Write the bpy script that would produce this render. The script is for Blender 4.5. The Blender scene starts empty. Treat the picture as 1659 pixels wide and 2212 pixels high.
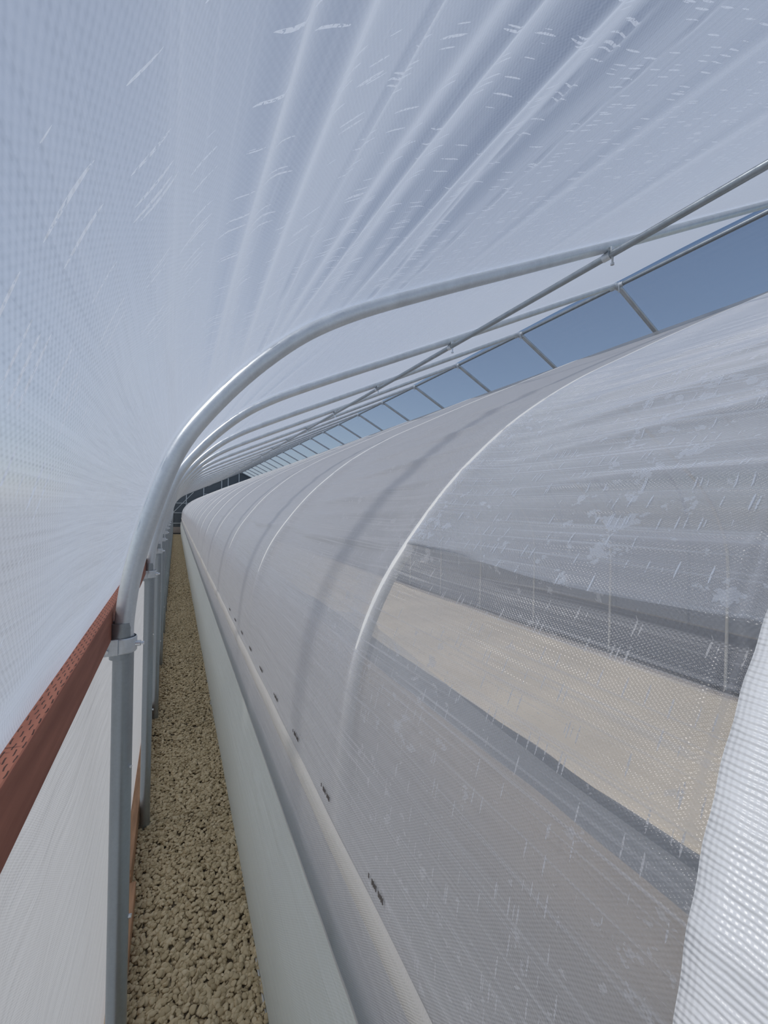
import bpy, bmesh, math, random
import numpy as np
from mathutils import Vector, Matrix
random.seed(7); rng = np.random.default_rng(7)
C = bpy.context.scene.collection
S = 1.22                     # spacing of the arches
Y1 = 1.2503                  # first arch in view
HOUSE_END = Y1 + 21*S + .06
TUN_Y0 = .85
NT = 22
TUN_END = TUN_Y0 + 21*S

# ---------------------------------------------------------------- helpers
def link(name, me, mat=None, parent=None, smooth=True):
    o = bpy.data.objects.new(name, me); C.objects.link(o)
    if mat: me.materials.append(mat)
    if smooth:
        me.polygons.foreach_set('use_smooth', [True]*len(me.polygons))
    if parent:
        o.parent = parent
    return o
def tag(o, label=None, cat=None, group=None, kind=None):
    if label: o['label'] = label
    if cat: o['category'] = cat
    if group: o['group'] = group
    if kind: o['kind'] = kind
    return o
def empty(name, loc, label=None, cat=None, group=None):
    o = bpy.data.objects.new(name, None); C.objects.link(o)
    o.location = loc; o.empty_display_size = .1
    return tag(o, label, cat, group)
class MB:
    """collects shapes for one mesh"""
    def __init__(s): s.v = []; s.f = []; s.uv = []
    def add(s, v, f):
        n = len(s.v); s.v += [tuple(p) for p in v]; s.f += [tuple(i+n for i in q) for q in f]
    def box(s, x0, x1, y0, y1, z0, z1):
        s.add([(x0,y0,z0),(x1,y0,z0),(x1,y1,z0),(x0,y1,z0),(x0,y0,z1),(x1,y0,z1),(x1,y1,z1),(x0,y1,z1)],
              [(0,3,2,1),(4,5,6,7),(0,1,5,4),(1,2,6,5),(2,3,7,6),(3,0,4,7)])
    def tube(s, pts, r, n=14, cap=True, inner=None):
        pts = [Vector(p) for p in pts]; m = len(pts)
        T = []
        for i in range(m):
            a = pts[max(i-1,0)]; b = pts[min(i+1,m-1)]; T.append((b-a).normalized())
        up = Vector((0,1,0)) if abs(T[0].y) < .9 else Vector((0,0,1))
        N = (up - T[0]*up.dot(T[0])).normalized(); V = []
        for i in range(m):
            N = (N - T[i]*N.dot(T[i])).normalized(); B = T[i].cross(N)
            rr = r[i] if isinstance(r,(list,tuple)) else r
            for k in range(n):
                a = 2*math.pi*k/n
                V.append(pts[i] + (N*math.cos(a)+B*math.sin(a))*rr)
        F = [(i*n+k, i*n+(k+1)%n, (i+1)*n+(k+1)%n, (i+1)*n+k) for i in range(m-1) for k in range(n)]
        if cap: F += [tuple(range(n-1,-1,-1)), tuple((m-1)*n+k for k in range(n))]
        s.add(V, F)
    def cyl(s, a, b, r, n=14): s.tube([a,b], r, n)
    def build(s, name, mat, parent=None, bevel=0, smooth=True, origin=None, segs=2):
        me = bpy.data.meshes.new(name)
        v = s.v
        if origin is not None: v = [(p[0]-origin[0],p[1]-origin[1],p[2]-origin[2]) for p in v]
        me.from_pydata(v, [], s.f); me.update()
        bm = bmesh.new(); bm.from_mesh(me); bmesh.ops.recalc_face_normals(bm, faces=bm.faces[:])
        bm.to_mesh(me); bm.free()
        o = link(name, me, mat, parent, smooth)
        if origin is not None and parent is None: o.location = origin
        if smooth:
            me.set_sharp_from_angle(angle=math.radians(40))
        if bevel:
            md = o.modifiers.new('bevel','BEVEL'); md.width = bevel; md.segments = segs; md.limit_method='ANGLE'
        return o
def grid_mesh(name, P, U, V, mat, parent=None, flip=False, thickness=0):
    """P: (nu,nv,3) array; U: (nu,), V:(nv,) metres"""
    nu, nv = P.shape[:2]
    idx = np.arange(nu*nv).reshape(nu,nv)
    F = np.stack([idx[:-1,:-1], idx[1:,:-1], idx[1:,1:], idx[:-1,1:]], -1).reshape(-1,4)
    if flip: F = F[:, ::-1]
    me = bpy.data.meshes.new(name)
    me.from_pydata(P.reshape(-1,3).tolist(), [], F.tolist()); me.update()
    uv = me.uv_layers.new(name='UVMap')
    UU, VV = np.meshgrid(U, V, indexing='ij'); W = np.stack([UU,VV],-1).reshape(-1,2)
    uv.data.foreach_set('uv', W[F.reshape(-1)].reshape(-1).astype(np.float32))
    return link(name, me, mat, parent)
def resample(prof, step, smoothing=.05):
    p = np.array(prof, float)
    # smooth Catmull-Rom then even spacing
    q = []
    for i in range(len(p)-1):
        p0 = p[max(i-1,0)]; p1 = p[i]; p2 = p[i+1]; p3 = p[min(i+2,len(p)-1)]
        for t in np.linspace(0,1,12,endpoint=False):
            q.append(.5*((2*p1)+(-p0+p2)*t+(2*p0-5*p1+4*p2-p3)*t*t+(-p0+3*p1-3*p2+p3)*t**3))
    q.append(p[-1]); q = np.array(q)
    d = np.r_[0, np.cumsum(np.linalg.norm(np.diff(q,axis=0),axis=1))]
    n = max(2, int(d[-1]/step)+1); s = np.linspace(0,d[-1],n)
    out = np.stack([np.interp(s,d,q[:,0]), np.interp(s,d,q[:,1])],-1)
    if smoothing:
        d0 = s[1]-s[0]; kk = int(3*smoothing/d0); w = np.exp(-.5*(np.arange(-kk,kk+1)*d0/smoothing)**2); w /= w.sum()
        a = out[:1] - (out[1]-out[0])[None]*np.arange(kk,0,-1)[:,None]; b = out[-1:] + (out[-1]-out[-3])[None]/2*np.arange(1,kk+1)[:,None]
        q2 = np.vstack([a,out,b]); out = np.stack([np.convolve(q2[:,j],w,'valid') for j in (0,1)],-1)
    tan = np.gradient(out, axis=0); tan /= np.linalg.norm(tan,axis=1)[:,None]
    nor = np.stack([-tan[:,1], tan[:,0]],-1)     # left/up side (outwards for the left half)
    return s, out, nor

def smooth(x,a,b):
    t = np.clip((x-a)/(b-a),0,1); return t*t*(3-2*t)
# ---------------------------------------------------------------- node helpers
class NT_:
    def __init__(s, name):
        s.m = bpy.data.materials.new(name); s.m.use_nodes = True
        s.t = s.m.node_tree; s.t.nodes.clear()
        s.out = s.t.nodes.new('ShaderNodeOutputMaterial')
    def n(s, typ, inp=None, **kw):
        x = s.t.nodes.new(typ)
        for k, v in kw.items(): setattr(x, k, v)
        for k, v in (inp or {}).items():
            if isinstance(v, bpy.types.NodeSocket): s.t.links.new(v, x.inputs[k])
            else: x.inputs[k].default_value = v
        return x
    def math(s, op, a, b=0., c=0., clamp=False):
        return s.n('ShaderNodeMath', {0:a, 1:b, 2:c}, operation=op, use_clamp=clamp).outputs[0]
    def mix(s, f, a, b): return s.n('ShaderNodeMixShader', {0:f, 1:a, 2:b}).outputs[0]
    def add(s, a, b): return s.n('ShaderNodeAddShader', {0:a, 1:b}).outputs[0]
    def ramp(s, f, stops):
        r = s.n('ShaderNodeValToRGB', {0:f}); e = r.color_ramp.elements
        while len(e) > len(stops): e.remove(e[-1])
        while len(e) < len(stops): e.new(.5)
        for x,(p,c) in zip(e, stops): x.position = p; x.color = c if len(c)==4 else (*c,1)
        return r.outputs[0]
    def scale(s, vec, sx, sy, sz=1.):
        return s.n('ShaderNodeVectorMath', {0:vec, 1:(sx,sy,sz)}, operation='MULTIPLY').outputs[0]
    def surf(s, o): s.t.links.new(o, s.out.inputs[0]); return s.m

def film(name, tau, col, tf=.6, gloss=.10, rough=.3, weave=.004, bump=.25, dashes=0., power=1., dstr=1.4, dsc=(17,210), patches=0., ribs=0., tint=(1,1,1), aniso=0.):
    N = NT_(name)
    uv = N.n('ShaderNodeUVMap', uv_map='UVMap').outputs[0]
    sx = N.n('ShaderNodeSeparateXYZ', {0:uv}); U, V = sx.outputs[0], sx.outputs[1]
    k = 2*math.pi/weave
    n0 = N.n('ShaderNodeTexNoise', {'Vector':N.scale(uv,9,9), 'Scale':1., 'Detail':2.}).outputs[0]
    w1 = N.math('SINE', N.math('ADD', N.math('MULTIPLY', U, k), N.math('MULTIPLY', n0, 6.)))
    w2 = N.math('SINE', N.math('ADD', N.math('MULTIPLY', V, k*.8), N.math('MULTIPLY', n0, 5.)))
    wv = N.math('MULTIPLY', w1, w2)
    # longer, soft crinkles along the length of the film
    nl = N.n('ShaderNodeTexNoise', {'Vector':N.scale(uv,26,2.2), 'Scale':1., 'Detail':3., 'Roughness':.6}).outputs[0]
    nr = N.n('ShaderNodeTexNoise', {'Vector':N.scale(uv,190,1.6), 'Scale':1., 'Detail':2.}).outputs[0]
    h = N.math('ADD', N.math('MULTIPLY', wv, .00028*bump*4), N.math('ADD', N.math('MULTIPLY', nl, .006), N.math('MULTIPLY', nr, .0009)))
    bp = N.n('ShaderNodeBump', {'Strength':1., 'Distance':1., 'Height':h}).outputs[0]
    # view angle: slanted views cross more plastic
    g = N.n('ShaderNodeNewGeometry')
    cs = N.math('ABSOLUTE', N.n('ShaderNodeVectorMath', {0:g.outputs['Normal'], 1:g.outputs['Incoming']}, operation='DOT_PRODUCT').outputs['Value'])
    cs = N.math('MAXIMUM', cs, .05)
    t = tau
    extra = None
    def addt(x):
        nonlocal extra
        extra = x if extra is None else N.math('ADD', extra, x)
    if ribs:
        rb = N.math('MULTIPLY', N.math('SUBTRACT', nr, .56, clamp=True), ribs); addt(rb)
    if dashes:
        # short scratches running round the arch
        vo = N.n('ShaderNodeTexVoronoi', {'Vector':N.scale(uv,*dsc), 'Scale':1., 'Randomness':1.})
        pick = N.math('GREATER_THAN', N.n('ShaderNodeSeparateColor', {0:vo.outputs['Color']}).outputs[0], 1-dashes)
        dd = N.math('LESS_THAN', vo.outputs['Distance'], .36)
        brk = N.n('ShaderNodeTexNoise', {'Vector':N.scale(uv,300,300), 'Scale':1.}).outputs[0]
        dash = N.math('MULTIPLY', N.math('MULTIPLY', pick, dd), N.math('GREATER_THAN', brk, .40)); addt(N.math('MULTIPLY', dash, dstr))
    if patches:
        pn = N.n('ShaderNodeTexNoise', {'Vector':N.scale(uv,34,26), 'Scale':1., 'Detail':4., 'Roughness':.65}).outputs[0]
        pm = N.n('ShaderNodeTexNoise', {'Vector':N.scale(uv,5,4), 'Scale':1., 'Detail':1.}).outputs[0]
        pp = N.math('MULTIPLY', N.math('GREATER_THAN', N.math('ADD', pn, N.math('MULTIPLY', pm, .35)), .81), patches); addt(pp)
    # weave shows as a fine change in how much passes
    addt(N.math('MULTIPLY', N.math('ADD', wv, 1.), .05*tau))
    t = N.math('ADD', extra, tau)
    T = N.math('EXPONENT', N.math('MULTIPLY', N.math('DIVIDE', t, N.math('POWER', cs, power)), -1.))
    hz = N.math('SUBTRACT', 1., T, clamp=True)
    dif = N.n('ShaderNodeBsdfDiffuse', {'Color':(*col,1), 'Normal':bp}).outputs[0]
    trl = N.n('ShaderNodeBsdfTranslucent', {'Color':(*col,1), 'Normal':bp}).outputs[0]
    body = N.mix(tf, dif, trl)
    tr = N.n('ShaderNodeBsdfTransparent', {'Color':(*tint,1)}).outputs[0]
    gl = N.n('ShaderNodeBsdfAnisotropic', {'Color':(1,1,1,1), 'Roughness':rough, 'Normal':bp, 'Anisotropy':aniso}).outputs[0]
    sh = N.mix(hz, tr, body)
    fr = N.n('ShaderNodeFresnel', {'IOR':1.4}).outputs[0]
    sh = N.mix(N.math('MULTIPLY', N.math('MINIMUM', fr, .35), gloss*4, clamp=True), sh, gl)
    return N.surf(sh)

def metal(name, col=(.56,.60,.63), rough=.34, spangle=.5, met=.75):
    N = NT_(name)
    co = N.n('ShaderNodeTexCoord').outputs['Object']
    vo = N.n('ShaderNodeTexVoronoi', {'Vector':co, 'Scale':160.}).outputs['Color']
    v = N.n('ShaderNodeSeparateColor', {0:vo}).outputs[0]
    no = N.n('ShaderNodeTexNoise', {'Vector':N.scale(co,18,18,3.), 'Scale':1., 'Detail':4.}).outputs[0]
    f = N.math('ADD', N.math('MULTIPLY', v, .35*spangle), N.math('MULTIPLY', no, .65))
    a = tuple(c*.86 for c in col); b = tuple(min(1,c*1.14) for c in col)
    c = N.ramp(f, [(.25,a),(.75,b)])
    ro = N.math('ADD', N.math('MULTIPLY', f, .22), rough-.1)
    p = N.n('ShaderNodeBsdfPrincipled', {'Base Color':c, 'Metallic':met, 'Roughness':ro})
    return N.surf(p.outputs[0])
def plain(name, col, rough=.8, var=.15, scale=20., bump=0., metallic=0., sv=(1,1,1)):
    N = NT_(name)
    co = N.scale(N.n('ShaderNodeTexCoord').outputs['Object'], *sv)
    no = N.n('ShaderNodeTexNoise', {'Vector':co, 'Scale':scale, 'Detail':6., 'Roughness':.6}).outputs[0]
    c = N.ramp(no, [(.3,tuple(x*(1-var) for x in col)),(.7,tuple(min(1,x*(1+var)) for x in col))])
    d = {'Base Color':c, 'Roughness':rough, 'Metallic':metallic}
    if bump: d['Normal'] = N.n('ShaderNodeBump', {'Strength':1., 'Distance':bump, 'Height':no}).outputs[0]
    return N.surf(N.n('ShaderNodeBsdfPrincipled', d).outputs[0])
def incised(name):
    """brown pressure treated timber with rows of short knife cuts on top"""
    N = NT_(name)
    co = N.n('ShaderNodeTexCoord').outputs['Object']
    s = N.n('ShaderNodeSeparateXYZ', {0:co}); X, Y = s.outputs[0], s.outputs[1]
    row = N.math('MULTIPLY', X, 210.)
    rid = N.math('FLOOR', row); fx = N.math('FRACT', row)
    yy = N.math('ADD', N.math('MULTIPLY', Y, 36.), N.math('MULTIPLY', rid, .5))
    fy = N.math('FRACT', yy)
    wob = N.n('ShaderNodeTexNoise', {'Vector':co, 'Scale':60., 'Detail':1.}).outputs[0]
    a = N.math('LESS_THAN', N.math('ABSOLUTE', N.math('SUBTRACT', fx, N.math('ADD', wob, 0.))), .15)
    b = N.math('LESS_THAN', N.math('ABSOLUTE', N.math('SUBTRACT', fy, .5)), .24)
    g = N.n('ShaderNodeNewGeometry'); nz = N.n('ShaderNodeSeparateXYZ', {0:g.outputs['Normal']}).outputs[2]
    m = N.math('MULTIPLY', N.math('MULTIPLY', a, b), N.math('GREATER_THAN', nz, .7))
    no = N.n('ShaderNodeTexNoise', {'Vector':N.scale(co,60,5,60), 'Scale':1., 'Detail':6.}).outputs[0]
    c = N.ramp(no, [(.3,(.25,.085,.052)),(.7,(.36,.135,.085))])
    mx = N.n('ShaderNodeMix', data_type='RGBA'); N.t.links.new(m, mx.inputs[0]); N.t.links.new(c, mx.inputs[6]); mx.inputs[7].default_value = (.06,.022,.014,1)
    h = N.math('SUBTRACT', N.math('MULTIPLY', no, .3), m)
    bp = N.n('ShaderNodeBump', {'Strength':.8, 'Distance':.0015, 'Height':h}).outputs[0]
    return N.surf(N.n('ShaderNodeBsdfPrincipled', {'Base Color':mx.outputs[2], 'Roughness':.75, 'Normal':bp}).outputs[0])

FC = (.585,.645,.745)
M = dict(
    roof = film('clear woven roof film', .36, FC, tf=.6, gloss=.05, rough=.35, weave=.0055, bump=.22, dashes=.23, patches=0., ribs=.4, dstr=3.),
    far  = film('clear far roof film', .12, (.8,.86,.95), tf=.6, gloss=.03, rough=.25, weave=.01, bump=.3),
    side = film('white side film', 2.0, (.66,.67,.69), tf=.6, gloss=.03, rough=.4, weave=.004, bump=.08),
    tun  = film('woven tunnel film', .24, (.61,.622,.66), tf=.45, gloss=.22, rough=.22, weave=.0046, bump=.30, dashes=.11, dsc=(28,330), dstr=1.2, patches=.34, ribs=2.6, power=1.9, aniso=.0),
    over = film('woven overlap film', .15, (.68,.74,.84), tf=.4, gloss=.20, rough=.25, weave=.0036, bump=.55, dashes=.12, dsc=(28,330), dstr=1.6, patches=.30, ribs=1.6, power=1.6),
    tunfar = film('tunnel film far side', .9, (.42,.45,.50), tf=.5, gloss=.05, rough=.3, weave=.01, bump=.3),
    skirt= film('skirt film', 2.4, (.88,.93,.89), tf=.35, gloss=.12, rough=.25, weave=.006, bump=.2),
    curt = film('curtain film', .35, (.70,.72,.74), tf=.5, gloss=.04, rough=.4, weave=.006, bump=.2),
    hem  = film('hem film', 1.2, (.75,.74,.72), tf=.5, gloss=.08, rough=.35, weave=.004, bump=.3),
    galv = metal('galvanized steel', (.68,.72,.75), .36, .3, .5),
    galv_post = metal('galvanized post steel', (.36,.40,.43), .36, .3),
    bolt = metal('zinc bolt', (.75,.78,.8), .22, .2),
    hoop = plain('white coated hoop pipe', (.74,.74,.72), .45, .06, 30),
    wood = incised('incised brown timber'),
    endg = plain('sawn end grain', (.36,.15,.04), .8, .3, 60),
    sill = plain('sill timber', (.42,.24,.14), .8, .25, 6, .002, sv=(8,1,8)),
    soil = plain('pale sandy soil', (.44,.355,.265), .95, .10, 3, .01),
    bed  = plain('bright dry sand', (.88,.77,.61), .95, .06, 2, .004),
    band = plain('blue-grey band', (.14,.16,.18), .8, .12, 8),
    fabric = plain('dark weed barrier', (.03,.034,.045), .8, .12, 8),
    dirt = plain('outside dirt', (.30,.25,.18), .95, .2, 1.5, .02),
    dark = plain('dark end wall sheet', (.10,.12,.135), .55, .15, .6),
    frame = plain('pale frame tube', (.62,.67,.68), .4, .05, 10),
    beige = plain('beige base board', (.40,.36,.33), .8, .08, 10),
    ink  = plain('black print', (.11,.10,.095), .7, .1, 30),
    shade = plain('blackish drop', (.03,.03,.03), .5, .1, 30),
)
def coverfilm():
    """bright white woven sheet with ribs"""
    N = NT_('white ribbed cover sheet')
    uv = N.n('ShaderNodeUVMap', uv_map='UVMap').outputs[0]
    sx = N.n('ShaderNodeSeparateXYZ', {0:uv}); U, V = sx.outputs[0], sx.outputs[1]
    n0 = N.n('ShaderNodeTexNoise', {'Vector':N.scale(uv,60,60), 'Scale':1., 'Detail':2.}).outputs[0]
    n1 = N.n('ShaderNodeTexNoise', {'Vector':N.scale(uv,16,7), 'Scale':1., 'Detail':3.}).outputs[0]
    rib = N.math('SINE', N.math('ADD', N.math('MULTIPLY', U, 2*math.pi/.0052), N.math('MULTIPLY', n0, 3.2)))
    r2 = N.math('SINE', N.math('ADD', N.math('MULTIPLY', V, 2*math.pi/.004), N.math('MULTIPLY', n0, 4.)))
    h = N.math('ADD', N.math('MULTIPLY', rib, .00045), N.math('ADD', N.math('MULTIPLY', r2, .00012), N.math('MULTIPLY', n1, .016)))
    bp = N.n('ShaderNodeBump', {'Strength':.9, 'Distance':1., 'Height':h}).outputs[0]
    dif = N.n('ShaderNodeBsdfDiffuse', {'Color':(.88,.90,.92,1), 'Normal':bp}).outputs[0]
    trl = N.n('ShaderNodeBsdfTranslucent', {'Color':(.80,.82,.84,1), 'Normal':bp}).outputs[0]
    gl = N.n('ShaderNodeBsdfAnisotropic', {'Color':(1,1,1,1), 'Roughness':.35, 'Normal':bp}).outputs[0]
    return N.surf(N.mix(.05, N.mix(.18, dif, trl), gl))
M['cover'] = coverfilm()

def stonemat():
    N = NT_('tan crushed gravel')
    a = N.n('ShaderNodeAttribute', attribute_name='tone').outputs['Fac']
    co = N.n('ShaderNodeTexCoord').outputs['Object']
    no = N.n('ShaderNodeTexNoise', {'Vector':co, 'Scale':70., 'Detail':4.}).outputs[0]
    f = N.math('ADD', N.math('MULTIPLY', a, .75), N.math('MULTIPLY', no, .25))
    c = N.ramp(f, [(.05,(.34,.265,.15)),(.45,(.58,.475,.30)),(.8,(.69,.58,.39)),(1,(.78,.68,.50))])
    bp = N.n('ShaderNodeBump', {'Strength':.6, 'Distance':.002, 'Height':no}).outputs[0]
    return N.surf(N.n('ShaderNodeBsdfPrincipled', {'Base Color':c, 'Roughness':.85, 'Normal':bp}).outputs[0])
M['stone'] = stonemat()

# ---------------------------------------------------------------- profiles (X,Z)
ARCH = [(-.113,1.38),(-.108,1.45),(-.095,1.53),(-.072,1.62),(-.035,1.745),(.008,1.86),(.072,1.953),(.130,2.025),(.202,2.104),(.313,2.206),(.407,2.274),(.549,2.356),(.708,2.435),(.942,2.548),(1.235,2.686),(1.525,2.824),(1.921,3.013),(2.495,3.292),(3.237,3.652),(3.634,3.845)]
TUN = [(.322,0),(.324,.6),(.326,1.05),(.334,1.2),(.352,1.33),(.392,1.45),(.44,1.545),(.50,1.63),(.585,1.735),(.68,1.83),(.84,1.96),(1.06,2.095),(1.3,2.215),(1.62,2.370),(1.94,2.52),(2.60,2.826)]
RX, RZ = 3.634, 3.845
TX = 2.60
WR = 2*RX + .113            # right outer wall
R_ARCH, R_POST, R_HOOP = .0225, .024, .0145

# ---------------------------------------------------------------- the ground
mb = MB(); mb.box(-25, 35, -12, 60, -.12, -.006)
tag(mb.build('floor', M['dirt'], smooth=False), kind='structure')
def slab(name, x0,x1,y0,y1,z1, mat):
    mb = MB(); mb.box(x0,x1,y0,y1,-.004,z1); return mb.build(name, mat, smooth=False)

# gravel in the walkway
def gravel():
    def ico(sub):
        bm = bmesh.new(); bmesh.ops.create_icosphere(bm, subdivisions=sub, radius=1.)
        v = np.array([p.co[:] for p in bm.verts]); f = np.array([[q.index for q in p.verts] for p in bm.faces]); bm.free(); return v, f
    vs, fs, tone = [], [], []; off = 0
    def scatter(y0,y1,step,sub,size):
        nonlocal off
        v0, f0 = ico(sub)
        area = (y1-y0)*.56; n = int(area/(step*step))
        x = rng.uniform(-.150,.36,n); y = rng.uniform(y0,y1,n)
        for i in range(n):
            sc = size*rng.uniform(.55,1.25)
            d = v0*np.array([1.,rng.uniform(.55,.85),rng.uniform(.28,.5)])
            # facet the stone by clipping with random planes
            for _ in range(5 if sub>1 else 2):
                nn = rng.normal(size=3); nn /= np.linalg.norm(nn); lim = rng.uniform(.45,.7)
                dd = d@nn; d = d - np.outer(np.maximum(dd-lim,0), nn)
            a = rng.uniform(0,2*math.pi); ti = rng.normal(0,.42); tj = rng.normal(0,.3)
            R = np.array(Matrix.Rotation(a,3,'Z') @ Matrix.Rotation(ti,3,'X') @ Matrix.Rotation(tj,3,'Y'))
            z = .004+rng.uniform(-.004,.014) + .006*math.sin(y[i]*2.7+x[i]*5)
            d = (d*sc)@R.T + np.array([x[i],y[i],z])
            vs.append(d); fs.append(f0+off); off += len(v0); tone.append(np.full(len(v0), rng.beta(2.2,2.2)))
    scatter(.55,3.2,.0092,2,.0130)
    scatter(3.2,8.,.0125,1,.0155)
    scatter(8.,HOUSE_END-.1,.019,1,.018)
    V = np.concatenate(vs); F = np.concatenate(fs); t = np.concatenate(tone)
    me = bpy.data.meshes.new('gravel'); me.vertices.add(len(V)); me.vertices.foreach_set('co', V.reshape(-1).astype(np.float32))
    me.loops.add(len(F)*3); me.loops.foreach_set('vertex_index', F.reshape(-1).astype(np.int32))
    me.polygons.add(len(F)); me.polygons.foreach_set('loop_start', np.arange(0,len(F)*3,3,dtype=np.int32)); me.update(calc_edges=True)
    at = me.attributes.new('tone','FLOAT','POINT'); at.data.foreach_set('value', t.astype(np.float32))
    o = link('gravel', me, M['stone'], smooth=False)
    tag(o, 'tan crushed stone gravel covering the narrow walkway between the posts and the tunnel', 'gravel', kind='stuff')
gravel()

# inside the tunnel
def strip(name, xs0, xs1, y0, y1, z, h, mat, wob, label, cat):
    n = 160; ys = np.linspace(y0,y1,n)
    def w(seed): return wob*(np.sin(ys*1.9+seed)+.6*np.sin(ys*4.7+seed*3)+.4*np.sin(ys*9.1+seed))
    a = xs0+w(1.3); b = xs1+w(4.1); V=[]; F=[]
    for i in range(n): V += [(a[i],ys[i],z),(a[i]+.02,ys[i],z+h),(b[i]-.02,ys[i],z+h),(b[i],ys[i],z)]
    for i in range(n-1):
        k=i*4
        for j in range(3): F.append((k+j,k+j+1,k+j+5,k+j+4))
    m = MB(); m.add(V,F); o = m.build(name, mat); tag(o,label,cat); return o
strip('soil_bed', .36, 1.98, -1.5, TUN_END-.1, -.004, .03, M['soil'], .01, 'pale taupe soil bed along the inside foot of the tunnel, nearest the film', 'soil bed')
strip('grey_band', 1.90, 2.42, -1.5, TUN_END-.1, -.004, .018, M['band'], .02, 'blue-grey ground path between the two sandy beds inside the tunnel', 'ground cloth')  # flat band of darker blue-grey colour between the beds, wavy edges
strip('sand_bed', 2.36, 4.58, -1.5, TUN_END-.1, -.004, .04, M['bed'], .02, 'bright beige sand bed seen through the tunnel film beyond the grey path', 'sand bed')
mb = MB(); mb.box(4.56,4.60,-1.5,TUN_END-.1,-.005,.065)
tag(mb.build('bed_edging', M['beige'], smooth=False), 'thin pale edging board along the far side of the beige sand bed', 'edging board')
strip('weed_barrier', 4.62, WR-.1, -1.5, HOUSE_END-.2, -.004, .012, M['fabric'], .0, 'dark slate weed barrier on the ground beyond the beige sand bed', 'weed barrier')

# ---------------------------------------------------------------- outer arches
u_a, arch_pts, arch_n = resample(ARCH, .03)
ORD = ['first','second','third','fourth','fifth','sixth','seventh','eighth']
def make_arch():
    e = empty('greenhouse_arch', (0,0,0))
    mb = MB(); mb.cyl((-.113,0,-.10),(-.113,0,1.355),R_POST,24)
    mb.build('post', M['galv_post'], e); mb = MB()
    # open socket mouth of the ground post
    n=24; ro=.0265; ri=.0235
    V=[];F=[]
    for (r,z) in ((ro,1.30),(ro,1.392),(ri,1.392),(ri,1.33)):
        V += [(-.118+r*math.cos(2*math.pi*k/n), r*math.sin(2*math.pi*k/n), z) for k in range(n)]
    for j in range(3): F += [(j*n+k,j*n+(k+1)%n,(j+1)*n+(k+1)%n,(j+1)*n+k) for k in range(n)]
    mb.add(V,F)
    mb.build('post_socket', M['galv_post'], e)
    mb = MB(); mb.tube([(-.113,0,1.20)]+[(p[0],0,p[1]) for p in arch_pts], R_ARCH, 20); mb.build('arch_pipe', M['galv'], e)
    # strap clamp with its bolt
    mb = MB(); V=[];F=[]
    for (r,z) in ((.0285,1.315),(.0305,1.318),(.0305,1.352),(.0285,1.355)):
        V += [(-.113+r*math.cos(2*math.pi*k/n), r*math.sin(2*math.pi*k/n), z) for k in range(n)]
    for j in range(4):
        jj=(j+1)%4; F += [(j*n+k,j*n+(k+1)%n,jj*n+(k+1)%n,jj*n+k) for k in range(n)]
    mb.add(V,F)
    c = mb.build('post_clamp', M['galv'], e, bevel=.0008)
    mb = MB(); mb.box(-.152,-.122,-.033,-.029,1.315,1.355); mb.build('clamp_tab', M['galv'], c, bevel=.0008)
    mb = MB(); mb.cyl((-.086,-.008,1.335),(-.074,-.010,1.335),.0075,10); mb.cyl((-.074,-.010,1.335),(-.066,-.011,1.335),.0045,8)
    mb.build('clamp_bolt', M['bolt'], c)
    mb = MB(); mb.cyl((-.146,-.040,1.328),(-.146,-.033,1.328),.005,6)
    mb.build('clamp_bolt', M['bolt'], c)
    # screws low on the post and at the bend
    mb = MB(); mb.cyl((-.09,-.004,.62),(-.083,-.006,.62),.005,6); mb.build('screw', M['bolt'], e); mb = MB(); mb.cyl((-.094,-.012,1.02),(-.09,-.018,1.02),.004,6); mb.build('screw', M['bolt'], e)
    # ridge bracket
    mb = MB(); mb.cyl((RX-.05,0,RZ-.024),(RX+.05,0,RZ-.024),.024,16); b_ = mb.build('ridge_bracket', M['galv'], e)
    mb = MB(); mb.cyl((RX,-.06,RZ-.014),(RX,.06,RZ-.014),.0225,14); mb.build('bracket_sleeve', M['galv'], b_)
    mb = MB(); mb.cyl((RX-.02,-.03,RZ-.01),(RX-.02,-.03,RZ-.09),.005,6); mb.build('bracket_bolt', M['bolt'], b_)
    # far half of the arch
    far = [(2*RX-p[0],0,p[1]) for p in arch_pts[::-1]]+[(WR,0,-.05)]
    mb = MB(); mb.tube(far, R_ARCH, 14); mb.build('far_rafter', M['galv'], e)
    return e
def copy_tree(o, parent=None):
    c = o.copy(); C.objects.link(c)
    if parent: c.parent = parent
    for ch in list(o.children): copy_tree(ch, c)
    return c
arch0 = make_arch()
na = 23
for i in range(na):
    k = i-1                 # k=0 -> arch at Y1
    a = arch0 if i == 0 else copy_tree(arch0)
    a.location = (0, Y1 + k*S, 0)
    if k >= 0 and k < 8:
        ex = [', clamped beside the red-brown board',', where the second board starts','','','','','',''][k]
        lab = f'{ORD[k]} galvanized arch and post counted from the front{ex}'
    elif k < 0: lab = 'galvanized steel arch overhead at the front edge of the row'
    else: lab = 'galvanized arch far down the row, one of the crowded ones past the eighth'
    tag(a, lab, 'arch', 'steel arches of the outer greenhouse')
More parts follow.
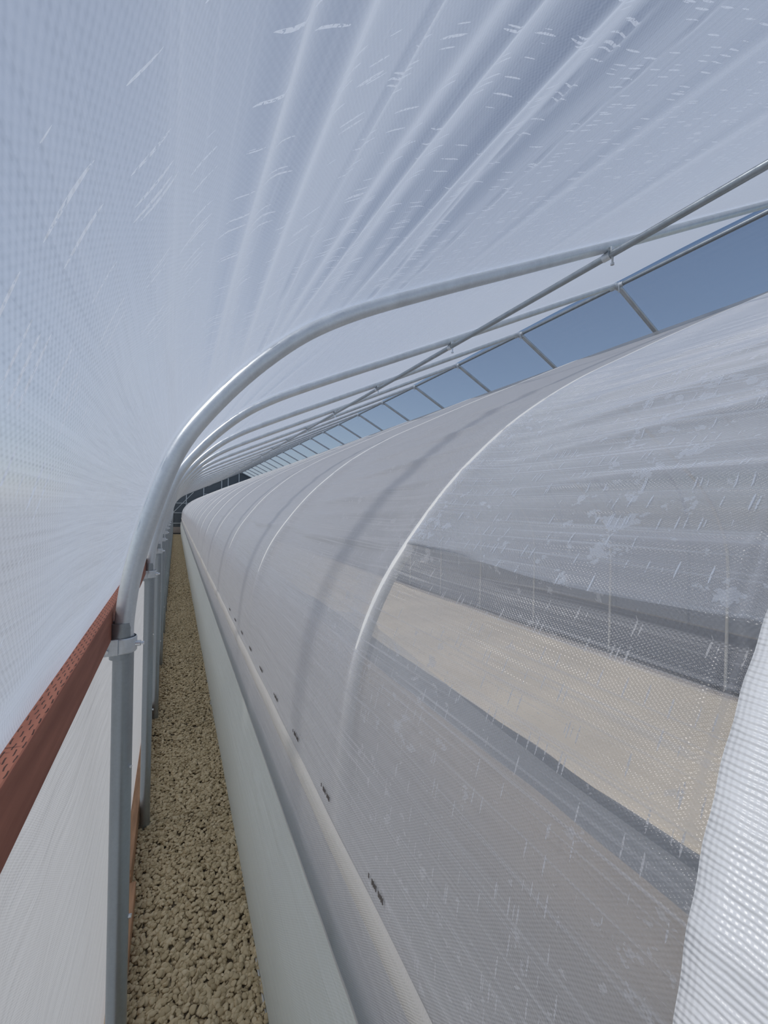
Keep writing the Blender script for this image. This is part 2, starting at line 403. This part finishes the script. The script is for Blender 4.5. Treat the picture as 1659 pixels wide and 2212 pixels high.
# pipes running the length of the house
def long_pipe(name, x, z, r, y0, y1, label, clampdz, near):
    e = empty(name, (x, 0, z), label, 'pipe')
    mb = MB(); mb.tube([(0,y,0) for y in np.linspace(y0,y1,30)], r, 14); mb.build('pipe', M['galv_post'], e)
    for k in range(near):
        y = Y1+k*S
        mb = MB()
        mb.cyl((0,y-.018,0),(0,y+.018,0), r+.003, 14)
        c_ = mb.build('pipe_clamp', M['galv'], e)
        mb = MB(); mb.box(-.012,.012,y-.03,y-.024,-.01,clampdz); mb.build('clamp_plate', M['galv'], c_)
        mb = MB(); mb.tube([(0,y-.027,-r-.036),(0,y-.027,-r-.028),(0,y-.027,-r-.027),(0,y-.027,0)],[.009,.009,.005,.005],6); mb.build('clamp_bolt', M['bolt'], c_)
    return e
long_pipe('purlin_pipe', 1.762, 2.893, .0155, -1.2, HOUSE_END, 'galvanized purlin pipe clamped under the middle of the arches, nearer the walkway', .03, 12)
long_pipe('ridge_pipe', RX, RZ-.014, .0175, -1.2, HOUSE_END, 'galvanized ridge pipe joining the tops of the arches beside the blue sky', .03, 12)

# ---------------------------------------------------------------- timber rails
def board(name, x0,x1,y0,y1,z0,z1,mat,label, end=None):
    mb = MB(); mb.box(x0,x1,y0,y1,z0,z1)
    o = mb.build(name, mat, bevel=.0025, smooth=False)
    tag(o,label,'board'); 
    if end:
        m = MB(); m.box(x0+.002,x1-.002,y0-.0012,y0+.002,z0+.002,z1-.002); m.build('sawn_end', end, o, smooth=False)['label'] = 'orange-brown sawn end grain'
    return o
board('hip_board', -.175,-.1375,-1.4,2.02,1.350,1.433,M['wood'],'red-brown incised timber rail at the left edge behind the first post')
board('hip_board', -.170,-.1300,2.055,HOUSE_END-.1,1.335,1.420,M['wood'],'red-brown timber rail behind the second post with its orange sawn end showing', M['endg'])
board('sill_board', -.158,-.120,-1.4,2.03,-.03,.085,M['sill'],'brown sill board on the gravel at the foot of the first post')
board('sill_board', -.174,-.140,1.50+.55,HOUSE_END-.1,-.03,.125,M['sill'],'brown sill board rising behind the second post, farther along the gravel')

# ---------------------------------------------------------------- outer films
def vgrid(y0, ynear, dn, y1, df):
    return np.r_[np.arange(y0,ynear,dn), np.arange(ynear,y1,df), y1]
# roof film, left half
FP = [(-.157,1.431),(-.150,1.47)]+[(p[0],p[1]) for p in ARCH[3:]]
u_f, fp, fn = resample(ARCH[2:], .010)
off = R_ARCH+.004
fpo = fp + fn*off
fpo = np.vstack([[(-.158,1.430)],[(-.150,1.462)],[(-.139,1.495)], fpo]); fnn = np.vstack([[fn[0]]*3, fn])
u_f = np.r_[0, np.cumsum(np.linalg.norm(np.diff(fpo,axis=0),axis=1))]
vv = vgrid(-1.4, 4.0, .016, HOUSE_END, .12)
UU, VV = np.meshgrid(u_f, vv, indexing='ij')
frac = ((VV-Y1)/S) % 1.0
bay = np.sin(np.pi*frac)**2
um = u_f[-1]
# pillow between arches
H = .010*bay*smooth(UU,.1,.5)*(1-.3*smooth(UU,2.,4.))
# long tension folds of the first bays: (u at arch 1, u at Y=.2, half width, height)
FOLDS = [(.63,.62,.016,.007),(.76,.69,.022,.008),(.70,.655,.02,-.003),(.93,1.045,.020,.010),(.88,.94,.03,.006),(1.16,1.19,.024,.013),(1.30,1.29,.05,-.012),(1.04,1.115,.05,-.010),(.50,.50,.03,.004),(1.62,1.72,.05,.004),(2.1,2.3,.08,.004)]
CREASE = [(.840,.825,.0035,.006),(1.255,1.325,.0035,.006),(1.375,1.465,.003,.004)]
cu = np.r_[.05,.082,.115, np.interp(fp[:,1], np.array(ARCH)[:,1], np.r_[0,np.cumsum(np.hypot(*np.diff(np.array(ARCH),axis=0).T))])]
CU = np.repeat(cu[:,None], len(vv), 1)
tt = np.clip((Y1-VV)/(Y1-.2), -.2, 2.2)
front = smooth(Y1-VV, .0, .55)
for (a,b,w,h) in FOLDS:
    c = a + (b-a)*tt; ww = w*(.35+.8*np.clip(tt,0,1.3))
    H += -h*np.exp(-((CU-c)/ww)**2)*np.where(VV<Y1, .12+.88*front, 0)
for (a,b,w,h) in CREASE:
    c = a + (b-a)*tt + .004*np.sin(VV*7)
    H += -h*np.exp(-((CU-c)/w)**2)*np.where(VV<Y1, 1, 0)
# fan folds at every later arch, short and shallow
for kk in range(0,6):
    yk = Y1+kk*S
    for j in range(7):
        uc = .30+.13*j+.02*math.sin(j*3.1+kk); d = np.clip((yk+S-VV)/S,0,1)
        msk = (VV>yk)&(VV<yk+S)
        c = uc + (.16+.03*j)*d
        H += np.where(msk, -.006*np.exp(-((UU-c)/(.012+.03*d))**2)*np.exp(-(d/.45)**2)*smooth(d,0,.1), 0)
# folds on the steep lower wall, running down towards the board
H += .0035*np.sin(VV*21+UU*6+1.5*np.sin(VV*5))*np.exp(-((UU-.12)/.22)**2)*smooth(UU,0,.05)*bay
P = np.stack([fpo[:,0][:,None]+fnn[:,0][:,None]*H, VV, fpo[:,1][:,None]+fnn[:,1][:,None]*H], -1)
o = grid_mesh('ceiling', P, u_f, vv, M['roof']); tag(o, 'translucent woven plastic film stretched over the steel arches', 'greenhouse film', kind='structure')
# right half of the roof and the right side wall
u_r, rp, rn = resample(ARCH[1:], .12)
rpo = rp + rn*off; rpo = rpo[::-1]; rpo = np.stack([2*RX-rpo[:,0], rpo[:,1]],-1)
vr = np.linspace(-1.4, HOUSE_END, 60)
P = np.stack([np.repeat(rpo[:,0][:,None],60,1), np.repeat(vr[None],len(rpo),0), np.repeat(rpo[:,1][:,None],60,1)],-1)
o = grid_mesh('trim_1', P, u_r, vr, M['far']); tag(o, 'clear plastic film over the far half of the roof showing blue sky', 'greenhouse film', kind='structure')
mb = MB()
P = np.array([[(WR+.03,-1.4,1.42),(WR+.03,HOUSE_END,1.42)],[(WR+.03,-1.4,-.005),(WR+.03,HOUSE_END,-.005)]])
o = grid_mesh('wall_right', P, np.array([0,1.42]), np.array([-1.4,HOUSE_END]), M['side']); tag(o, kind='structure')
# left side wall film
uz = np.linspace(0,1.36,50); vv2 = vgrid(-1.4, 5., .03, HOUSE_END, .2)
ZZ, VV2 = np.meshgrid(uz, vv2, indexing='ij')
X2 = -.1795 + .0030*np.sin(VV2*26+.9*np.sin(ZZ*3+VV2*2))*smooth(ZZ,.25,.9)*np.sin(np.pi*((VV2-Y1)/S%1))**2 + .0025*np.sin(VV2*9+ZZ*4)
o = grid_mesh('wall_left', np.stack([X2,VV2,ZZ],-1), uz, vv2, M['side'], flip=True); tag(o, kind='structure')

# ---------------------------------------------------------------- end wall of the outer house
ew = []
for p in [(-.18,0),(-.18,1.4)]+[tuple(q) for q in fpo[2::14]]+[(RX,RZ+.03)]: ew.append(p)
ew += [(2*RX-p[0],p[1]) for p in ew[::-1][1:]]
mb = MB(); n=len(ew); YE=HOUSE_END
mb.add([(p[0],YE,p[1]) for p in ew]+[(p[0],YE+.03,p[1]) for p in ew],[tuple(range(n)),tuple(range(2*n-1,n-1,-1))]+[(i,(i+1)%n,(i+1)%n+n,i+n) for i in range(n)])
wall = mb.build('wall_end', M['dark'], smooth=False); tag(wall, kind='structure')
def zr(x):
    xx = x if x<=RX else 2*RX-x
    return float(np.interp(xx, fp[:,0], fp[:,1]))
for x in (.57,1.50,2.50,2.87,3.50,4.7,5.7,6.6):
    mb = MB(); mb.box(x-.022,x+.022,YE-.045,YE,0,zr(x)); mb.build('stud', M['frame'], wall, smooth=False)
for (x0,x1,z) in ((-.1,.57,.66),(-.1,.57,1.27),(-.07,.9,1.84),(.57,7.3,1.0),(1.50,2.0,2.42),(2.87,3.5,2.75),(3.5,6,2.75)):
    mb = MB(); mb.box(x0,x1,YE-.055,YE-.005,z-.018,z+.018); mb.build('girt', M['frame'], wall, smooth=False)
mb = MB(); mb.cyl((-.09,YE-.09,1.30),(.95,YE-.09,2.50),.014,8); mb.build('brace', M['frame'], wall)
mb = MB(); mb.box(-.12,7.3,YE-.06,YE-.002,.09,.44); mb.build('kick_board', M['beige'], wall, smooth=False)
mb = MB(); mb.box(-.12,7.3,YE-.09,YE-.03,0,.035); mb.build('base_rail', M['beige'], wall, smooth=False)

# ---------------------------------------------------------------- inner tunnel
u_t, tp, tn = resample(TUN, .0125, .025)
hoff = -R_HOOP-.0015
def hoop_mesh():
    def ho(z): return hoff + .0040*float(smooth(z,1.25,1.5))
    pts = [(p[0]+q[0]*ho(p[1]),0,p[1]+q[1]*ho(p[1])) for p,q in zip(tp[::4],tn[::4])]
    pts += [(2*TX-p[0],0,p[2]) for p in pts[::-1][1:]]
    return pts
hp = hoop_mesh()
h0 = empty('tunnel_hoop',(0,0,0))
mb = MB(); mb.tube(hp, R_HOOP, 14); mb.build('hoop_pipe', M['hoop'], h0)
# swaged joint
i0 = int(np.argmin(abs(tp[:,1]-1.86)))
jp = [(tp[i][0]+tn[i][0]*hoff,0,tp[i][1]+tn[i][1]*hoff) for i in range(i0-7,i0+1)]
mb = MB(); mb.tube(jp, R_HOOP+.0013, 14); mb.build('pipe_joint', M['hoop'], h0)
nh = 23
for i in range(nh):
    k = i-1; a = h0 if i==0 else copy_tree(h0)
    a.location = (0, TUN_Y0+k*S, 0)
    if 0<=k<7: lab = f'{ORD[k]} pale tunnel hoop from the front, showing as a bright curve through the film'
    elif k<0: lab = 'pale tunnel hoop hidden behind the white cover sheet at the front end'
    else: lab = 'pale hoop far down the tunnel, past the seventh'
    tag(a, lab, 'hoop', 'hoops of the inner tunnel')

tunnel = empty('tunnel_cover', (0,0,0), 'translucent woven film tunnel arching over hoops beside the gravel walkway', 'plastic tunnel')
vt = np.unique(np.round(np.r_[vgrid(-1.4, 5.6, .0125, TUN_END, .1), np.arange(.15,.30,.002)],4))
UT, VT = np.meshgrid(u_t, vt, indexing='ij')
fr = (VT-TUN_Y0)/S; fb = fr%1.0; d2 = np.minimum(fb,1-fb)*S
zt = np.interp(UT, u_t, tp[:,1])
H = -.014*(1-np.exp(-(d2/.10)**2))*smooth(zt,1.0,1.4)
H += -.006*np.sin(np.pi*fb)**2*smooth(zt,1.5,2.2)
# crease running lengthways a little above shoulder height, fading near each hoop
cz = 1.605 + .018*np.cos(2*np.pi*fb)*.5 + .003*np.sin(VT*11)
env = np.sin(np.pi*fb)**.7
H += .009*np.exp(-((zt-cz)/.006)**2)*env*np.where(VT<3.3,.8,.2)
H += .026*(smooth(zt,cz-.010,cz+.006)-.5)*env*np.exp(-(np.abs(zt-cz)/.13)**1.5)*np.where(VT<TUN_Y0,1,np.where(VT<3.4,.3,.12))
# soft tension folds fanning from the hoops
for j,(zc,sl,w,h) in enumerate([(1.72,.10,.012,.005),(1.80,.16,.014,.006),(1.88,.20,.016,.006),(1.96,.24,.018,.005),(1.66,.04,.010,.004),(2.04,.26,.016,.005),(1.76,-.02,.01,.004)]):
    c = zc + sl*(1-fb)*.8 + .01*np.sin(VT*3+j)
    H += 1.5*h*np.exp(-((zt-c)/(w*(.35+.8*(1-fb))))**2)*np.exp(-((fb-.45)/.38)**2)*np.where(VT<2.2,1,.4)
H += .0012*np.sin(2*np.pi*(VT-.188)/.020+1.2)*np.exp(-((VT-.196)/.016)**2)*smooth(zt,1.40,1.5)*(1-smooth(zt,1.75,2.1))
H += .0016*np.sin(UT*60+2*np.sin(VT*2.1))*env*smooth(zt,1.45,1.7)*(1-smooth(zt,2.0,2.4))
P = np.stack([tp[:,0][:,None]+tn[:,0][:,None]*H, VT, tp[:,1][:,None]+tn[:,1][:,None]*H], -1)
grid_mesh('film_panel', P, u_t, vt, M['tun'], tunnel)
# second layer lapped over the upper tunnel, its lower edge is the long crease
iz = tp[:,1] > 1.60
uo = u_t[iz]
Ho = H[iz] + .0022
Po = np.stack([tp[iz,0][:,None]+tn[iz,0][:,None]*Ho, VT[iz], tp[iz,1][:,None]+tn[iz,1][:,None]*Ho], -1)
edge = (.018*np.cos(2*np.pi*((vt-TUN_Y0)/S%1))*.5 + .003*np.sin(vt*11))
Po[0,:,2] += edge; Po[0,:,0] += edge*.7
jn = int(np.sum(vt < TUN_Y0-.004))
o = grid_mesh('overlap_panel', Po[:,:jn], uo, vt[:jn], M['over'], tunnel); o['label'] = 'hazier lapped upper layer of film'
# far slope
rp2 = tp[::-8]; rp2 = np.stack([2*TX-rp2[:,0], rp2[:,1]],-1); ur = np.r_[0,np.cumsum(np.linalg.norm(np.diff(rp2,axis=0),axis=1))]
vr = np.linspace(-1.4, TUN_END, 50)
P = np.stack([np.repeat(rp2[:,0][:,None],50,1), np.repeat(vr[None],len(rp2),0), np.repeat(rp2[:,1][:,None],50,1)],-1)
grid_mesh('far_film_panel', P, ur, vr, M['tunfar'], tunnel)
# far end of the tunnel
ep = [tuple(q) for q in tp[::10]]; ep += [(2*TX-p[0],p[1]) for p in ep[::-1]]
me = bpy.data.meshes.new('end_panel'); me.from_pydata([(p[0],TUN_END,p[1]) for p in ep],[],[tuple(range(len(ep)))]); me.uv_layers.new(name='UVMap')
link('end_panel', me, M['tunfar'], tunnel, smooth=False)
# hem strip (folded film over a flat rail)
zs = np.array([.950,.952,.956,.994,.998,1.0]); xs = np.array([.3225,.3165,.3135,.3150,.3180,.3235])
vh = vgrid(-1.4,5.,.04,TUN_END,.3)
P = np.stack([np.repeat(xs[:,None],len(vh),1)+.0008*np.sin(vh*13)[None], np.repeat(vh[None],6,0), np.repeat(zs[:,None],len(vh),1)+.0025*np.sin(vh*2.3)[None]],-1)
grid_mesh('hem_strip', P, zs, vh, M['hem'], tunnel)['label'] = 'pale folded hem strip along the lower tunnel wall'
# printed marks above the hem: groups of short black strokes
def marks(y):
    pos = [0,.014,.019,.024,.029,.040,.045,.050,.055]
    for i,d in enumerate(pos):
        mb = MB(); h = .010 if i%3 else .008
        x = .3235; mb.box(x-.0016,x-.0004,y-d-.0026,y-d,1.038-h/2,1.038+h/2); mb.build('printed_mark', M['ink'], tunnel, smooth=False)
for y in (.665,.935,1.20,1.465,1.74,2.01,2.28,2.55,2.82): marks(y)
# side curtain behind the film, its top edge dipping between hoops
uc = np.linspace(0,1,14); vc = vgrid(-1.4,6.,.04,TUN_END,.15)
top = 1.425 - .035*np.sin(np.pi*(((vc-TUN_Y0)/S)%1))**1.5 + .02*np.exp(-((((vc-TUN_Y0)/S)%1)/.12)**2)
Z = .96 + (top[None]-.96)*uc[:,None]
X = np.interp(Z, tp[:,1], tp[:,0]) + .036
grid = np.stack([X, np.repeat(vc[None],14,0), Z],-1)
o = grid_mesh('side_curtain', grid, uc*.45, vc, M['curt']); tag(o,'greyish inner side curtain behind the tunnel film, its scalloped top dipping between hoops','curtain')
# ground skirt in front of the tunnel foot
zk = np.linspace(0,.79,40); vk = vgrid(-1.4,5.,.025,TUN_END,.2)
ZK, VK = np.meshgrid(zk, vk, indexing='ij')
XK = np.interp(ZK, [0,.06,.44,.50,.56,.76,.79], [.304,.302,.279,.276,.279,.302,.303]) + .003*np.sin(VK*2.2+ZK*4)*smooth(ZK,0,.2)*(1-smooth(ZK,.7,.79))
XK += -.007*np.exp(-((ZK-.66-.16*(VK-1.55))/.010)**2)*np.exp(-((VK-1.55)/.15)**2)
XK += -.004*np.exp(-((ZK-.70-.16*(VK-1.55))/.007)**2)*np.exp(-((VK-1.5)/.1)**2)
XK += .0022*np.sin(VK*34+ZK*12)*np.exp(-((ZK-.72)/.06)**2)*(.5+.5*np.sin(VK*3.1))
o = grid_mesh('skirt_film', np.stack([XK,VK,ZK],-1), zk, vk, M['skirt'], flip=True); tag(o,'pale green-white skirt film standing along the gravel at the tunnel foot','skirt film')
# bright folded edge of the skirt
mb = MB(); mb.tube([(float(np.interp(y,vk,XK[-1])),y,.79) for y in vk[::3]], .0018, 6, cap=True); mb.build('top_edge', M['hem'], o)
mb = MB(); mb.tube([(float(np.interp(y,vk,XK[0]))-.004,y,.004+.003*math.sin(y*9)) for y in vk[::3]], .003, 6); mb.build('bottom_edge', M['cover'], o)

# white cover sheet over the front end
ic = tn*.004; cp = tp+ic
vcv = np.linspace(-1.4,.174,80)
UC, VC = np.meshgrid(u_t, vcv, indexing='ij')
Hc = .0008*np.sin(UC*14+VC*9)+.0006*np.sin(VC*23+UC*3)
yedge = .0025*np.sin(u_t*9)*.4+.0006*np.sin(u_t*97)
VVc = VC + yedge[:,None]*smooth(VC,.0,.17)
P = np.stack([cp[:,0][:,None]+tn[:,0][:,None]*Hc, VVc, cp[:,1][:,None]+tn[:,1][:,None]*Hc],-1)
o = grid_mesh('cover_sheet', P, u_t, vcv, M['cover']); tag(o,'bright white ribbed woven sheet wrapped over the near end of the tunnel, lower right','sheet')
md = o.modifiers.new('solid','SOLIDIFY'); md.thickness=.0012

# ---------------------------------------------------------------- light
w = bpy.data.worlds.new('World'); bpy.context.scene.world = w; w.use_nodes = True
nt = w.node_tree; nt.nodes.clear()
sky = nt.nodes.new('ShaderNodeTexSky'); sky.sky_type='NISHITA'; sky.sun_disc=False
sd = Vector((-.62,.10,.78)).normalized()
sky.sun_elevation = math.asin(sd.z); sky.sun_rotation = math.atan2(sd.x, sd.y)
sky.air_density=1.0; sky.dust_density=1.2; sky.ozone_density=1.0; sky.altitude=300
hs = nt.nodes.new('ShaderNodeHueSaturation'); hs.inputs['Saturation'].default_value=1.0
bg = nt.nodes.new('ShaderNodeBackground'); bg.inputs[1].default_value=.095
wo = nt.nodes.new('ShaderNodeOutputWorld')
nt.links.new(sky.outputs[0],hs.inputs['Color']); nt.links.new(hs.outputs[0],bg.inputs[0]); nt.links.new(bg.outputs[0],wo.inputs[0])
sun = bpy.data.lights.new('sun','SUN'); sun.energy=2.45; sun.angle=math.radians(11.0); sun.color=(1,.96,.90)
so = bpy.data.objects.new('sun', sun); C.objects.link(so); so.rotation_euler = sd.to_track_quat('Z','Y').to_euler()
so.location = (-8,1,10)

# ---------------------------------------------------------------- camera
yaw,pitch,roll,Hc_,f = .4693,-.0044,.0230,1.6957,889.15
cy,sy,cp_,sp = math.cos(yaw),math.sin(yaw),math.cos(pitch),math.sin(pitch)
fw = Vector((sy*cp_,cy*cp_,sp)); rt = Vector((cy,-sy,0)); up = rt.cross(fw)
c,s_ = math.cos(roll),math.sin(roll)
r2 = c*rt+s_*up; u2 = -s_*rt+c*up
cam = bpy.data.cameras.new('camera'); co = bpy.data.objects.new('camera', cam); C.objects.link(co)
m = Matrix((( r2.x,u2.x,-fw.x,0),(r2.y,u2.y,-fw.y,0),(r2.z,u2.z,-fw.z,Hc_),(0,0,0,1)))
co.matrix_world = m
cam.sensor_fit='VERTICAL'; cam.sensor_height=24; cam.sensor_width=24; cam.lens=f/2212*24; cam.clip_start=.02; cam.clip_end=500
sc = bpy.context.scene; sc.camera = co
sc.view_settings.view_transform='Standard'; sc.view_settings.look='None'; sc.view_settings.gamma=1; sc.view_settings.exposure=0
sc.view_settings.use_curve_mapping=False
sc.cycles.transparent_max_bounces=18; sc.cycles.max_bounces=8; sc.cycles.transmission_bounces=6; sc.cycles.diffuse_bounces=5; sc.cycles.glossy_bounces=3
